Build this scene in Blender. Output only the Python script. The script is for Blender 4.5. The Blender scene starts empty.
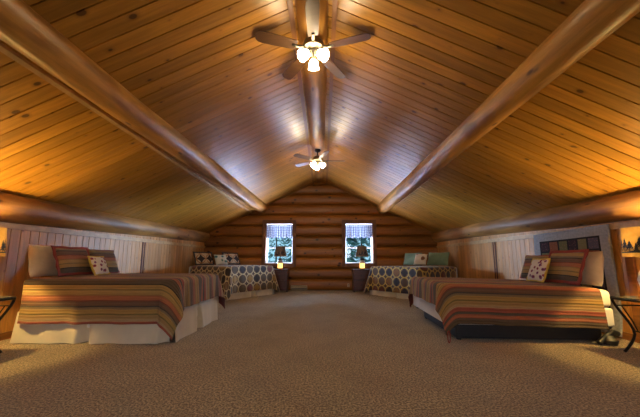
import bpy, math, random
from mathutils import Vector, Matrix, noise
random.seed(7)
R = math.radians
XL, XR, YB, YF, HE, S = -4.05, 3.85, 9.8, -3.0, 1.85, 0.485
XC = (XL + XR) / 2
ZR = HE + S * (XR - XL) / 2
def ceil_z(x): return HE + S * ((x - XL) if x < XC else (XR - x))
COL = bpy.context.scene.collection

# ------------------------------------------------------------------ materials
class NT:
    def __init__(s, name):
        s.m = bpy.data.materials.new(name); s.m.use_nodes = True
        s.t = s.m.node_tree; s.b = s.t.nodes['Principled BSDF']; s.out = s.t.nodes['Material Output']
    def n(s, typ, ins=None, **kw):
        nd = s.t.nodes.new(typ)
        for k, v in kw.items(): setattr(nd, k, v)
        if ins:
            for k, v in ins.items(): s.set(nd.inputs[k], v)
        return nd
    def set(s, sock, v):
        if isinstance(v, bpy.types.NodeSocket): s.t.links.new(v, sock)
        elif isinstance(v, bpy.types.Node): s.t.links.new(v.outputs[0], sock)
        elif isinstance(v, (tuple, list)) and len(v) == 3 and sock.type == 'RGBA': sock.default_value = (*v, 1)
        else: sock.default_value = v
    def math(s, op, a, b=0.0, c=None):
        nd = s.n('ShaderNodeMath', {0: a, 1: b}, operation=op)
        if c is not None: s.set(nd.inputs[2], c)
        return nd.outputs[0]
    def mix(s, f, a, b, mode='MIX'):
        nd = s.t.nodes.new('ShaderNodeMix'); nd.data_type = 'RGBA'; nd.blend_type = mode
        s.set(nd.inputs[0], f); s.set(nd.inputs[6], a); s.set(nd.inputs[7], b)
        return nd.outputs[2]
    def ramp(s, f, stops, interp='LINEAR'):
        nd = s.n('ShaderNodeValToRGB', {0: f}); cr = nd.color_ramp; cr.interpolation = interp
        while len(cr.elements) > 1: cr.elements.remove(cr.elements[-1])
        cr.elements[0].position = stops[0][0]; cr.elements[0].color = (*stops[0][1], 1)
        for p, c in stops[1:]:
            e = cr.elements.new(p); e.color = (*c, 1)
        return nd.outputs[0]
    def smooth(s, v, lo, hi):
        nd = s.n('ShaderNodeMapRange', {0: v, 1: lo, 2: hi, 3: 0.0, 4: 1.0}, interpolation_type='SMOOTHSTEP')
        return nd.outputs[0]
    def sep(s, v):
        nd = s.n('ShaderNodeSeparateXYZ', {0: v}); return nd.outputs[0], nd.outputs[1], nd.outputs[2]
    def comb(s, x, y, z=0.0):
        return s.n('ShaderNodeCombineXYZ', {0: x, 1: y, 2: z}).outputs[0]
    def obj(s): return s.n('ShaderNodeTexCoord').outputs['Object']
    def uv(s): return s.n('ShaderNodeTexCoord').outputs['UV']
    def noise(s, vec, scale, detail=3.0, rough=.55):
        return s.n('ShaderNodeTexNoise', {'Vector': vec, 'Scale': scale, 'Detail': detail, 'Roughness': rough}).outputs[0]
    def bump(s, h, strength, dist=.01):
        nd = s.n('ShaderNodeBump', {'Height': h, 'Strength': strength, 'Distance': dist})
        s.set(s.b.inputs['Normal'], nd.outputs[0])

def plain(name, col, rough=.6, metal=0.0, var=.12, nscale=30, bump=0.0, **kw):
    t = NT(name); o = t.obj(); nz = t.noise(o, nscale)
    dark = tuple(c * (1 - var) for c in col); lite = tuple(min(1, c * (1 + var)) for c in col)
    t.set(t.b.inputs['Base Color'], t.ramp(nz, [(.3, dark), (.7, lite)]))
    t.b.inputs['Roughness'].default_value = rough; t.b.inputs['Metallic'].default_value = metal
    for k, v in kw.items(): t.set(t.b.inputs[k.replace('_', ' ')], v)
    if bump: t.bump(nz, bump)
    return t.m

def planks(name, along, across, width, offset, base, dark, rough=.35, knot=1.0, vary=.35, spec=.5, pale=None, ksc=(1.5, 7.0)):
    """varnished boards: along/across are 0,1,2 object axes; width None = one log/board per value of `offset` function"""
    t = NT(name); c = t.sep(t.obj()); a, b = c[along], c[across]
    idx = t.math('FLOOR', t.math('DIVIDE', t.math('SUBTRACT', b, offset), width))
    wn = t.n('ShaderNodeTexWhiteNoise', {'W': idx}, noise_dimensions='1D'); rnd = wn.outputs[0]
    sh = t.math('MULTIPLY', rnd, 37.0)
    al = t.math('ADD', a, sh)
    g = t.noise(t.comb(t.math('MULTIPLY', al, 1.6), t.math('MULTIPLY', b, 26.0), sh), 1.0, 5.0, .6)
    big = t.noise(t.comb(t.math('MULTIPLY', al, .7), t.math('MULTIPLY', b, 1.5), sh), 1.0, 3.0)
    light = pale or tuple(min(1, x * 1.45) for x in base)
    col = t.ramp(g, [(.28, tuple(x * .72 for x in base)), (.5, base), (.75, light)])
    col = t.mix(t.math('MULTIPLY', big, .5), col, tuple(x * .75 for x in base))
    tint = t.math('ADD', 1 - vary / 2, t.math('MULTIPLY', wn.outputs[0], vary))
    hs = t.n('ShaderNodeHueSaturation', {'Value': tint, 'Color': col}); col = hs.outputs[0]
    vo = t.n('ShaderNodeTexVoronoi', {'Vector': t.comb(t.math('MULTIPLY', al, ksc[0]), t.math('MULTIPLY', b, ksc[1])), 'Scale': 1.0}, voronoi_dimensions='2D')
    # knots: anisotropic cells, dark cores
    pos = vo.outputs['Position']; px, py, _ = t.sep(pos)
    dx = t.math('DIVIDE', t.math('SUBTRACT', t.math('MULTIPLY', al, ksc[0]), px), ksc[0])
    dy = t.math('DIVIDE', t.math('SUBTRACT', t.math('MULTIPLY', b, ksc[1]), py), ksc[1])
    d = t.math('SQRT', t.math('ADD', t.math('MULTIPLY', dx, dx), t.math('MULTIPLY', t.math('MULTIPLY', dy, dy), 2.2)))
    kr = t.math('SUBTRACT', t.math('MULTIPLY', t.sep(vo.outputs['Color'])[0], .050 * knot), .026)
    core = t.math('SUBTRACT', 1.0, t.smooth(t.math('SUBTRACT', d, kr), -.006, .008))
    halo = t.math('SUBTRACT', 1.0, t.smooth(t.math('SUBTRACT', d, kr), .0, .04))
    col = t.mix(t.math('MULTIPLY', halo, .35), col, dark)
    col = t.mix(t.math('MULTIPLY', core, .85), col, tuple(x * .5 for x in dark))
    t.set(t.b.inputs['Base Color'], col)
    t.set(t.b.inputs['Roughness'], t.math('ADD', rough - .06, t.math('MULTIPLY', g, .14)))
    t.b.inputs['Specular IOR Level'].default_value = spec
    t.bump(g, .25, .004)
    return t.m

def logmat(name, base, dark, rough=.32, axis=1):
    t = NT(name); c = t.sep(t.obj()); a = c[axis]; oth = [c[i] for i in range(3) if i != axis]
    g = t.noise(t.comb(t.math('MULTIPLY', a, .9), t.math('MULTIPLY', oth[0], 14.0), t.math('MULTIPLY', oth[1], 14.0)), 1.0, 5.0, .6)
    p = t.noise(t.comb(t.math('MULTIPLY', a, .6), t.math('MULTIPLY', oth[0], 2.5), t.math('MULTIPLY', oth[1], 2.5)), 1.7, 3.0)
    col = t.ramp(g, [(.25, tuple(x * .6 for x in base)), (.5, base), (.72, tuple(min(1, x * 1.35) for x in base))])
    col = t.mix(t.math('MULTIPLY', t.smooth(p, .45, .62), .8), col, dark)
    vo = t.n('ShaderNodeTexVoronoi', {'Vector': t.comb(t.math('MULTIPLY', a, 2.2), t.math('MULTIPLY', oth[0], 6.0), t.math('MULTIPLY', oth[1], 6.0)), 'Scale': 1.0})
    k = t.math('SUBTRACT', 1.0, t.smooth(vo.outputs['Distance'], .07, .16))
    col = t.mix(t.math('MULTIPLY', k, .85), col, tuple(x * .25 for x in dark))
    t.set(t.b.inputs['Base Color'], col); t.b.inputs['Roughness'].default_value = rough
    t.bump(g, .55, .012)
    return t.m

STRIPES = [(.085, (.115, .09, .055)), (.014, (.03, .022, .016)), (.05, (.50, .33, .10)), (.012, (.24, .19, .07)), (.05, (.52, .36, .12)),
           (.014, (.36, .22, .07)), (.055, (.50, .19, .09)), (.012, (.22, .05, .03)), (.055, (.20, .12, .08)), (.014, (.06, .05, .045)),
           (.028, (.27, .22, .14)), (.05, (.46, .32, .10)), (.014, (.22, .18, .06)), (.045, (.42, .30, .13)), (.03, (.50, .40, .25)), (.05, (.38, .10, .07)),
           (.03, (.10, .095, .09)), (.045, (.46, .17, .10)), (.02, (.13, .10, .08))]
def stripes(name, reverse=False, offset=0.0, tint=(1, 1, 1), axis=1, scale=1.0, back=(.16, .02, .015)):
    t = NT(name); u, v, _ = t.sep(t.uv()); w = (u, v)[axis]
    tot = sum(a for a, _ in STRIPES)
    seq = STRIPES[::-1] if reverse else STRIPES
    stops = []; p = 0
    for wd, c in seq:
        stops.append((p / tot, tuple(x * y * z for x, y, z in zip(c, tint, (.72, .62, .52))))); p += wd
    f = t.math('FRACT', t.math('DIVIDE', t.math('ADD', w, offset + 20 * tot * scale), tot * scale))
    col = t.ramp(f, stops, 'CONSTANT')
    wv = t.noise(t.comb(t.math('MULTIPLY', u, 8.0), t.math('MULTIPLY', v, 190.0)), 1.0, 2.0)
    col = t.mix(t.math('MULTIPLY', t.smooth(wv, .35, .7), .22), col, (.10, .05, .025))
    geo = t.n('ShaderNodeNewGeometry')
    if back: col = t.mix(geo.outputs['Backfacing'], col, back)
    t.set(t.b.inputs['Base Color'], col); t.b.inputs['Roughness'].default_value = .85
    t.b.inputs['Sheen Weight'].default_value = .1
    q = t.math('SINE', t.math('MULTIPLY', v, 2 * math.pi / .035)); r_ = t.noise(t.uv(), 14.0, 3.0)
    t.bump(t.math('ADD', q, t.math('MULTIPLY', r_, 3.0)), .45, .006)
    return t.m

def rings(name, ring, bg, cells, s=.25, rad=.50, th=.065):
    t = NT(name); u, v, _ = t.sep(t.uv())
    su, sv = t.math('DIVIDE', u, s), t.math('DIVIDE', v, s)
    fu, fv = t.math('FRACT', t.math('ADD', su, 50.0)), t.math('FRACT', t.math('ADD', sv, 50.0))
    best = None
    for ox, oy in ((0, 0), (1, 0), (-1, 0), (0, 1), (0, -1)):
        dx = t.math('SUBTRACT', fu, .5 + ox); dy = t.math('SUBTRACT', fv, .5 + oy)
        d = t.math('SQRT', t.math('ADD', t.math('MULTIPLY', dx, dx), t.math('MULTIPLY', dy, dy)))
        if ox == oy == 0: dc = d
        e = t.math('ABSOLUTE', t.math('SUBTRACT', d, rad))
        best = e if best is None else t.math('MINIMUM', best, e)
    mask = t.math('SUBTRACT', 1.0, t.smooth(best, th * .75, th * 1.1))
    idx = t.math('ADD', t.math('FLOOR', su), t.math('MULTIPLY', t.math('FLOOR', sv), 7.31))
    wn = t.n('ShaderNodeTexWhiteNoise', {'W': idx}, noise_dimensions='1D')
    cc = t.ramp(wn.outputs[0], [(i / len(cells), tuple(x * .6 for x in c)) for i, c in enumerate(cells)], 'CONSTANT')
    # four-pointed patch in the middle of each ring
    ax = t.math('ABSOLUTE', t.math('SUBTRACT', fu, .5)); ay = t.math('ABSOLUTE', t.math('SUBTRACT', fv, .5))
    star = t.math('ADD', t.math('POWER', ax, .65), t.math('POWER', ay, .65))
    inner = t.math('SUBTRACT', 1.0, t.smooth(star, .72, .78))
    disc = t.math('SUBTRACT', 1.0, t.smooth(dc, .44, .46))
    col = t.mix(disc, bg, t.mix(inner, tuple(x * 1.5 for x in bg), cc))
    # patchwork wedges along the rings
    wk = t.noise(t.comb(su, sv), 9.0, 0.0)
    rc = t.mix(t.smooth(wk, .45, .55), ring, tuple(x * .72 for x in ring))
    col = t.mix(mask, col, rc)
    geo = t.n('ShaderNodeNewGeometry'); col = t.mix(geo.outputs['Backfacing'], col, (.4, .33, .22))
    t.set(t.b.inputs['Base Color'], col); t.b.inputs['Roughness'].default_value = .85
    t.b.inputs['Sheen Weight'].default_value = .3
    t.bump(t.math('ADD', mask, t.noise(t.uv(), 20.0)), .4, .006)
    return t.m

def carpet():
    t = NT('carpet'); o = t.obj()
    a = t.noise(o, 62.0, 3.0, .8); b = t.noise(o, 2.2, 3.0); c = t.n('ShaderNodeTexVoronoi', {'Vector': o, 'Scale': 90.0}).outputs['Distance']
    col = t.ramp(a, [(.40, (.085, .056, .024)), (.5, (.27, .196, .098)), (.60, (.60, .46, .26))])
    col = t.mix(t.math('MULTIPLY', t.smooth(b, .4, .65), .25), col, (.13, .085, .05))
    t.set(t.b.inputs['Base Color'], col); t.b.inputs['Roughness'].default_value = .95
    t.b.inputs['Sheen Weight'].default_value = .2
    t.bump(t.math('ADD', t.math('MULTIPLY', a, 1.0), c), .6, .008)
    return t.m

def floral(name, bg, c1, c2, scale=17.0):
    t = NT(name); uv = t.uv()
    wob = t.noise(uv, 9.0, 2.0)
    v = t.n('ShaderNodeTexVoronoi', {'Vector': uv, 'Scale': scale})
    k = t.math('ADD', v.outputs['Distance'], t.math('MULTIPLY', wob, .35))
    f = t.math('SUBTRACT', 1.0, t.smooth(k, .54, .60))
    r0 = t.sep(v.outputs['Color'])[0]
    fc = t.mix(t.smooth(r0, .5, .55), c1, c2)
    core = t.math('SUBTRACT', 1.0, t.smooth(k, .36, .42)); fc = t.mix(core, fc, tuple(x * .5 for x in c1))
    t.set(t.b.inputs['Base Color'], t.mix(f, bg, fc)); t.b.inputs['Roughness'].default_value = .85
    t.bump(wob, .2, .01)
    return t.m

def glow(name, col, strength, base=(1, .95, .85)):
    t = NT(name); nz = t.noise(t.obj(), 12.0)
    t.set(t.b.inputs['Base Color'], base)
    t.set(t.b.inputs['Emission Color'], col)
    t.set(t.b.inputs['Emission Strength'], t.math('ADD', strength * .95, t.math('MULTIPLY', nz, strength * .1)))
    return t.m

def pane():
    t = NT('window_glass')
    tr = t.n('ShaderNodeBsdfTransparent', {'Color': (.96, .99, 1, 1)}); gl = t.n('ShaderNodeBsdfGlossy', {'Roughness': .02})
    fr = t.n('ShaderNodeLayerWeight', {'Blend': .5}).outputs['Facing']; fr = t.math('ADD', .04, t.math('MULTIPLY', t.math('POWER', fr, 5.0), .9))
    mx = t.n('ShaderNodeMixShader', {0: fr, 1: tr.outputs[0], 2: gl.outputs[0]})
    t.t.links.new(mx.outputs[0], t.out.inputs[0])
    return t.m

def translucent(name, colsock, amount=.5, uvcol=None):
    t = NT(name); c = colsock(t)
    df = t.n('ShaderNodeBsdfDiffuse', {'Color': c}); tl = t.n('ShaderNodeBsdfTranslucent', {'Color': c})
    mx = t.n('ShaderNodeMixShader', {0: amount, 1: df.outputs[0], 2: tl.outputs[0]})
    t.t.links.new(mx.outputs[0], t.out.inputs[0])
    return t.m

M = {}
M['ceil'] = planks('pine_ceiling_boards', 0, 1, .15, 0.0, (.43, .193, .024), (.13, .04, .010), .32, 1.2, .36, .45, ksc=(1.3, 6.67))
M['panel'] = planks('pine_wall_boards', 2, 1, .125, 0.0, (.56, .265, .07), (.25, .09, .03), .42, .9, .30, .5, ksc=(1.6, 8.0))
M['gable'] = planks('log_wall', 0, 2, .3635, 0.0, (.30, .108, .016), (.05, .014, .004), .40, 1.5, .45, .4, ksc=(.9, 6.0))
M['log'] = logmat('peeled_log', (.50, .24, .048), (.22, .085, .018), .36)
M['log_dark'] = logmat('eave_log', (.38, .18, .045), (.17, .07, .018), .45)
M['trim'] = planks('trim_board', 1, 2, 3.0, 0.0, (.30, .115, .03), (.1, .03, .01), .4, .6, .2)
M['trimx'] = planks('window_trim_board', 2, 0, 3.0, 0.0, (.17, .062, .016), (.08, .02, .01), .55, .6, .2)
M['pine'] = plain('pale_pine', (.50, .30, .12), .45, var=.2, nscale=8)
M['gap'] = plain('dark_cherry_strip', (.12, .03, .012), .6)
M['carpet'] = carpet()
M['stripeL'] = stripes('striped_quilt', reverse=True, offset=.75)
M['stripeR'] = stripes('striped_quilt_warm', offset=-.555, tint=(1.0, .95, .80))
M['sham'] = stripes('striped_sham', axis=1, scale=.95, offset=.02, back=None)
M['rings_cream'] = rings('ring_quilt_cream', (.56, .42, .20), (.075, .036, .020), [(.03, .015, .018), (.24, .045, .025), (.20, .12, .04), (.46, .24, .04), (.04, .02, .012), (.13, .09, .05), (.30, .16, .06)])
M['rings_gold'] = rings('ring_quilt_gold', (.54, .35, .07), (.075, .036, .018), [(.03, .015, .012), (.20, .04, .018), (.34, .14, .02), (.03, .016, .02), (.14, .07, .03)])
M['maroon'] = plain('maroon_binding', (.24, .035, .02), .85, bump=.2)
M['cream'] = plain('cream_cotton', (.62, .50, .33), .9, var=.08, nscale=9, bump=.35, Sheen_Weight=.3)
M['skirt'] = plain('skirt_linen', (.62, .54, .40), .9, var=.06, nscale=6, bump=.3, Sheen_Weight=.3)
M['white'] = plain('white_cotton', (.72, .70, .66), .9, var=.05, nscale=6, bump=.3)
M['yellow'] = plain('yellow_cloth', (.60, .40, .05), .85, bump=.2)
M['green'] = plain('sage_green_cloth', (.16, .23, .13), .85, bump=.3, nscale=7, Sheen_Weight=.5)
M['floral'] = floral('floral_print', (.66, .55, .42), (.30, .04, .07), (.20, .06, .16))
M['leafprint'] = floral('leaf_print', (.55, .52, .40), (.08, .22, .22), (.25, .30, .20), 9.0)
M['rustprint'] = floral('rust_flower_print', (.60, .50, .38), (.34, .12, .05), (.16, .09, .06), 6.0)
M['iron'] = plain('black_iron', (.012, .011, .010), .45, .6)
M['black'] = plain('black_plastic', (.012, .012, .014), .5)
M['bronze'] = plain('antique_bronze', (.20, .16, .10), .3, .9)
M['darkbronze'] = plain('dark_bronze', (.03, .022, .016), .4, .7)
M['brass'] = plain('brass', (.62, .42, .14), .25, 1.0)
M['blade'] = planks('walnut_blade', 0, 1, 3.0, 0.0, (.11, .05, .02), (.06, .02, .01), .4, .2, .2)
M['cherry'] = planks('cherry_nightstand', 0, 2, 3.0, 0.0, (.095, .028, .014), (.04, .01, .006), .35, .4, .2)
M['heater'] = plain('beige_enamel', (.34, .25, .13), .45)
M['vinyl'] = plain('white_vinyl', (.80, .82, .84), .4)
M['shade_fan'] = glow('frosted_lit_glass', (1.0, .86, .62), 14.0)
M['bulb'] = glow('lit_bulb', (1.0, .62, .25), 6.0)
M['jarlight'] = glow('lit_jar_base', (1.0, .56, .14), 1.3)
M['ceramic'] = plain('pale_stoneware', (.55, .52, .48), .35)
M['glass'] = pane()
M['smoke'] = plain('table_glass', (.35, .38, .34), .06, var=.02, Transmission_Weight=.7)
M['bark'] = plain('bark', (.08, .06, .045), .9)
M['needle'] = plain('spruce_needles', (.05, .17, .15), .8, var=.5, nscale=2)
M['ground'] = plain('outdoor_ground', (.38, .42, .42), .9, nscale=.5)
M['shade_near'] = translucent('amber_lamp_shade', lambda t: t.ramp(t.noise(t.obj(), 22.0, 3.0), [(.3, (.52, .28, .07)), (.7, (.62, .36, .11))]), .03)
M['shade_far'] = translucent('taupe_lamp_shade', lambda t: t.ramp(t.noise(t.obj(), 22.0, 3.0), [(.3, (.16, .10, .06)), (.7, (.20, .125, .075))]), .2)
def plaid(t):
    u, v, _ = t.sep(t.uv())
    a = t.smooth(t.math('SINE', t.math('MULTIPLY', u, 75.0)), .1, .5); b = t.smooth(t.math('SINE', t.math('MULTIPLY', v, 75.0)), .1, .5)
    c = t.mix(t.math('MULTIPLY', a, .65), (.42, .44, .48), (.07, .08, .18)); return t.mix(t.math('MULTIPLY', b, .55), c, (.14, .14, .24))
M['plaid'] = translucent('blue_plaid_cloth', plaid, .10)
def hang_mat():
    t = NT('patchwork_hanging'); u, v, _ = t.sep(t.uv())     # u: 0 (far) .. 1.36 (near), v: down from top
    grey = t.ramp(t.noise(t.uv(), 30.0), [(.3, (.26, .26, .28)), (.7, (.36, .36, .38))])
    p = .178; u0, v0 = .155, .15
    iu = t.math('DIVIDE', t.math('SUBTRACT', u, u0), p); iv = t.math('DIVIDE', t.math('SUBTRACT', v, v0), p)
    fu, fv = t.math('FRACT', iu), t.math('FRACT', iv)
    cu, cv = t.math('FLOOR', iu), t.math('FLOOR', iv)
    pal = [(.035, .012, .02), (.22, .07, .025), (.13, .12, .045), (.03, .01, .018), (.17, .15, .06), (.075, .065, .10)]
    k = t.math('FRACT', t.math('ADD', t.math('DIVIDE', t.math('ADD', cu, .5), 6.0), t.math('MULTIPLY', cv, .3334)))
    cell = t.ramp(k, [(i / 6, c) for i, c in enumerate(pal)], 'CONSTANT')
    fl = t.smooth(t.noise(t.uv(), 55.0, 2.0), .58, .66)
    cell = t.mix(t.math('MULTIPLY', fl, .5), cell, (.42, .20, .16))
    edge = t.math('MINIMUM', t.math('MINIMUM', fu, t.math('SUBTRACT', 1.0, fu)), t.math('MINIMUM', fv, t.math('SUBTRACT', 1.0, fv)))
    cell = t.mix(t.math('GREATER_THAN', edge, .075), (.010, .008, .012), cell)
    ins = t.math('MULTIPLY', t.math('MULTIPLY', t.math('GREATER_THAN', iu, -.07), t.math('LESS_THAN', iu, 6.07)), t.math('MULTIPLY', t.math('GREATER_THAN', iv, -.07), t.math('LESS_THAN', iv, 7.07)))
    inb = t.math('MULTIPLY', t.math('MULTIPLY', t.math('GREATER_THAN', iu, 0.0), t.math('LESS_THAN', iu, 6.0)), t.math('MULTIPLY', t.math('GREATER_THAN', iv, 0.0), t.math('LESS_THAN', iv, 7.0)))
    c = t.mix(inb, (.010, .008, .012), cell); c = t.mix(ins, grey, c)
    t.set(t.b.inputs['Base Color'], c); t.b.inputs['Roughness'].default_value = .9
    t.bump(t.noise(t.uv(), 25.0), .3, .01)
    return t.m
M['hanging'] = hang_mat()
def star_mat():
    t = NT('star_patch_sham'); u, v, _ = t.sep(t.uv())
    fu = t.math('ABSOLUTE', t.math('SUBTRACT', t.math('FRACT', t.math('DIVIDE', u, .3)), .5)); fv = t.math('ABSOLUTE', t.math('SUBTRACT', t.math('FRACT', t.math('DIVIDE', v, .3)), .5))
    st = t.math('ADD', t.math('POWER', fu, .55), t.math('POWER', fv, .55))
    c = t.mix(t.smooth(st, .78, .84), (.03, .02, .025), (.52, .40, .26))
    d = t.math('SQRT', t.math('ADD', t.math('MULTIPLY', fu, fu), t.math('MULTIPLY', fv, fv)))
    rg = t.math('SUBTRACT', 1.0, t.smooth(t.math('ABSOLUTE', t.math('SUBTRACT', d, .44)), .03, .05)); c = t.mix(rg, c, (.34, .15, .05))
    t.set(t.b.inputs['Base Color'], c); t.b.inputs['Roughness'].default_value = .85
    return t.m
M['star'] = star_mat()
M['darkcloth'] = plain('charcoal_binding', (.035, .03, .035), .85, bump=.2)

# ------------------------------------------------------------------ mesh helpers
class MB:
    def __init__(s): s.v = []; s.f = []; s.uv = {}; s.sm = True
    def add(s, vs, fs):
        o = len(s.v); s.v += [tuple(v) for v in vs]; s.f += [tuple(i + o for i in f) for f in fs]; return o
    def box(s, x0, x1, y0, y1, z0, z1, mat=None):
        vs = [Vector((x, y, z)) for z in (z0, z1) for y in (y0, y1) for x in (x0, x1)]
        if mat: vs = [mat @ v for v in vs]
        s.add(vs, [(0, 2, 3, 1), (4, 5, 7, 6), (0, 1, 5, 4), (2, 6, 7, 3), (0, 4, 6, 2), (1, 3, 7, 5)])
    def grid(s, nu, nv, fn, uvfn=None, close_u=False, flip=False):
        o = len(s.v)
        for j in range(nv + 1):
            for i in range(nu + (0 if close_u else 1)):
                s.v.append(tuple(fn(i / nu, j / nv)))
                if uvfn: s.uv[len(s.v) - 1] = uvfn(i / nu, j / nv)
        w = nu if close_u else nu + 1
        for j in range(nv):
            for i in range(nu):
                a = o + j * w + i; b = o + j * w + (i + 1) % w; c = b + w; d = a + w
                s.f.append((a, d, c, b) if flip else (a, b, c, d))
    def lathe(s, prof, n=24, c=(0, 0, 0), cap=True, mat=None):
        o = len(s.v); P = []
        for r, z in prof:
            for k in range(n):
                a = 2 * math.pi * k / n; v = Vector((c[0] + r * math.cos(a), c[1] + r * math.sin(a), c[2] + z))
                P.append(mat @ v if mat else v)
        s.v += [tuple(p) for p in P]
        for j in range(len(prof) - 1):
            for k in range(n):
                a = o + j * n + k; b = o + j * n + (k + 1) % n; s.f.append((a, b, b + n, a + n))
        if cap:
            s.f.append(tuple(o + k for k in range(n))[::-1]); e = o + (len(prof) - 1) * n; s.f.append(tuple(e + k for k in range(n)))
    def tube(s, pts, r, n=8, cap=True):
        pts = [Vector(p) for p in pts]; rr = r if isinstance(r, (list, tuple)) else [r] * len(pts)
        o = len(s.v); up = None
        for i, p in enumerate(pts):
            t = (pts[min(i + 1, len(pts) - 1)] - pts[max(i - 1, 0)]).normalized()
            if up is None:
                up = Vector((0, 0, 1)) if abs(t.z) < .9 else Vector((1, 0, 0))
            a = t.cross(up).normalized(); b = a.cross(t).normalized(); up = b
            for k in range(n):
                an = 2 * math.pi * k / n; s.v.append(tuple(p + a * (rr[i] * math.cos(an)) + b * (rr[i] * math.sin(an))))
        for j in range(len(pts) - 1):
            for k in range(n):
                q = o + j * n + k; w = o + j * n + (k + 1) % n; s.f.append((q, w, w + n, q + n))
        if cap:
            s.f.append(tuple(o + k for k in range(n))[::-1]); e = o + (len(pts) - 1) * n; s.f.append(tuple(e + k for k in range(n)))
    def build(s, name, mat, parent=None, smooth=True, bevel=0, solid=0, angle=40):
        me = bpy.data.meshes.new(name); me.from_pydata(s.v, [], s.f)
        if s.uv:
            l = me.uv_layers.new(name='UVMap')
            for lp in me.loops: l.data[lp.index].uv = s.uv.get(lp.vertex_index, (0, 0))
        me.materials.append(M[mat] if isinstance(mat, str) else mat)
        if smooth:
            me.shade_smooth(); me.set_sharp_from_angle(angle=R(angle))
        o = bpy.data.objects.new(name, me); COL.objects.link(o)
        if bevel:
            m = o.modifiers.new('bevel', 'BEVEL'); m.width = bevel; m.segments = 2; m.limit_method = 'ANGLE'
        if solid:
            m = o.modifiers.new('solid', 'SOLIDIFY'); m.thickness = solid; m.offset = -1
        if parent: o.parent = parent
        return o

def tag(o, label=None, cat=None, group=None, kind=None):
    if label: o['label'] = label
    if cat: o['category'] = cat
    if group: o['group'] = group
    if kind: o['kind'] = kind
    return o
def thing(name, label, cat, loc=(0, 0, 0), rz=0, group=None):
    o = bpy.data.objects.new(name, None); COL.objects.link(o); o.empty_display_size = .1
    o.location = loc; o.rotation_euler = (0, 0, rz)
    return tag(o, label, cat, group)
def copy_tree(o, parent=None):
    c = o.copy(); COL.objects.link(c)
    if parent: c.parent = parent
    for ch in [q for q in bpy.data.objects if q.parent == o]: copy_tree(ch, c)
    return c
def struct(o): o['kind'] = 'structure'; return o
def nz(x, y=0, z=0): return noise.noise(Vector((x, y, z)))

# ------------------------------------------------------------------ the room
b = MB(); b.box(XL - .3, XR + .3, YF - .2, YB + .25, -.2, 0); struct(b.build('floor', 'carpet', smooth=False))

def slope(name, sign):
    b = MB(); W = .15; prof = []
    y = YF - .15
    while y < YB + .3:
        prof += [(y + .006, 0), (y + W - .006, 0), (y + W - .0045, .016), (y + W + .0045, .016)]
        y += W
    x0, x1 = ((XL - .35, XC) if sign < 0 else (XC, XR + .35)); n = 6
    vs = []; fs = []
    for i in range(n + 1):
        x = x0 + (x1 - x0) * i / n
        for (yy, d) in prof: vs.append((x, yy, ceil_z(x) + d))
    w = len(prof)
    for i in range(n):
        for j in range(w - 1):
            a = i * w + j; fs.append((a, a + 1, a + w + 1, a + w))
    b.add(vs, fs)
    return struct(b.build(name, 'ceil', smooth=False))
slope('ceiling', -1); slope('ceiling', 1)

OPEN = [(-1.955, -1.035, .88, 2.24), (.745, 1.685, .88, 2.24)]
def logwall(name, yy, sgn, openings, amp=.10):
    pit = .3635
    xs = sorted(set([XL - .3, XR + .3, XC] + [a for o in openings for a in o[:2]] + [XL - .3 + (XR - XL + .6) * i / 40 for i in range(41)]))
    zs = sorted(set([a for o in openings for a in o[2:]] + [k * pit / 8 for k in range(0, 88)] + [k * pit + e for k in range(0, 12) for e in (-.012, .012) if k * pit + e > 0]))
    b = MB(); vs = []; fs = []
    for z in zs:
        for x in xs:
            k = math.floor(z / pit + 1e-6); f = (z / pit - k) * 2 - 1
            bul = amp * (max(0, 1 - abs(f) ** 3.2) ** .5) + .012 * nz(x * .7, k * 9.1)
            zz = min(z + .012 * nz(x * .35, k * 5.7, 3) * (1 if z > .05 else 0), ceil_z(min(max(x, XL), XR)) + .12)
            for o in openings:
                if o[0] - 1e-4 <= x <= o[1] + 1e-4 and (abs(z - o[2]) < 1e-4 or abs(z - o[3]) < 1e-4): zz = z
            vs.append((x, yy - sgn * bul, zz))
    w = len(xs)
    for j in range(len(zs) - 1):
        for i in range(w - 1):
            cx, cz = (xs[i] + xs[i + 1]) / 2, (zs[j] + zs[j + 1]) / 2
            if any(o[0] < cx < o[1] and o[2] < cz < o[3] for o in openings): continue
            a = j * w + i; fs.append((a, a + 1, a + w + 1, a + w) if sgn > 0 else (a, a + w, a + w + 1, a + 1))
    b.add(vs, fs)
    return struct(b.build(name, 'gable', angle=60))
logwall('wall_back', YB, 1, OPEN)
OPENF = [(-2.4, -1.0, .9, 2.3), (.8, 2.2, .9, 2.3)]
logwall('wall_front', YF, -1, OPENF)

def sidewall(name, x, sgn):
    b = MB(); W = .125; prof = []
    y = YF - .1
    while y < YB + .1:
        prof += [(y + .005, 0), (y + W - .005, 0), (y + W - .002, .010), (y + W + .002, .010)]; y += W
    vs = []; fs = []
    for z in (0, 1.8):
        for yy, d in prof: vs.append((x - sgn * d * -1, yy, z))
    w = len(prof)
    for j in range(w - 1): fs.append((j, j + 1, w + j + 1, w + j))
    b.add(vs, fs)
    return struct(b.build(name, 'panel', smooth=False))
sidewall('wall_left', XL, -1); sidewall('wall_right', XR, 1)

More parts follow.
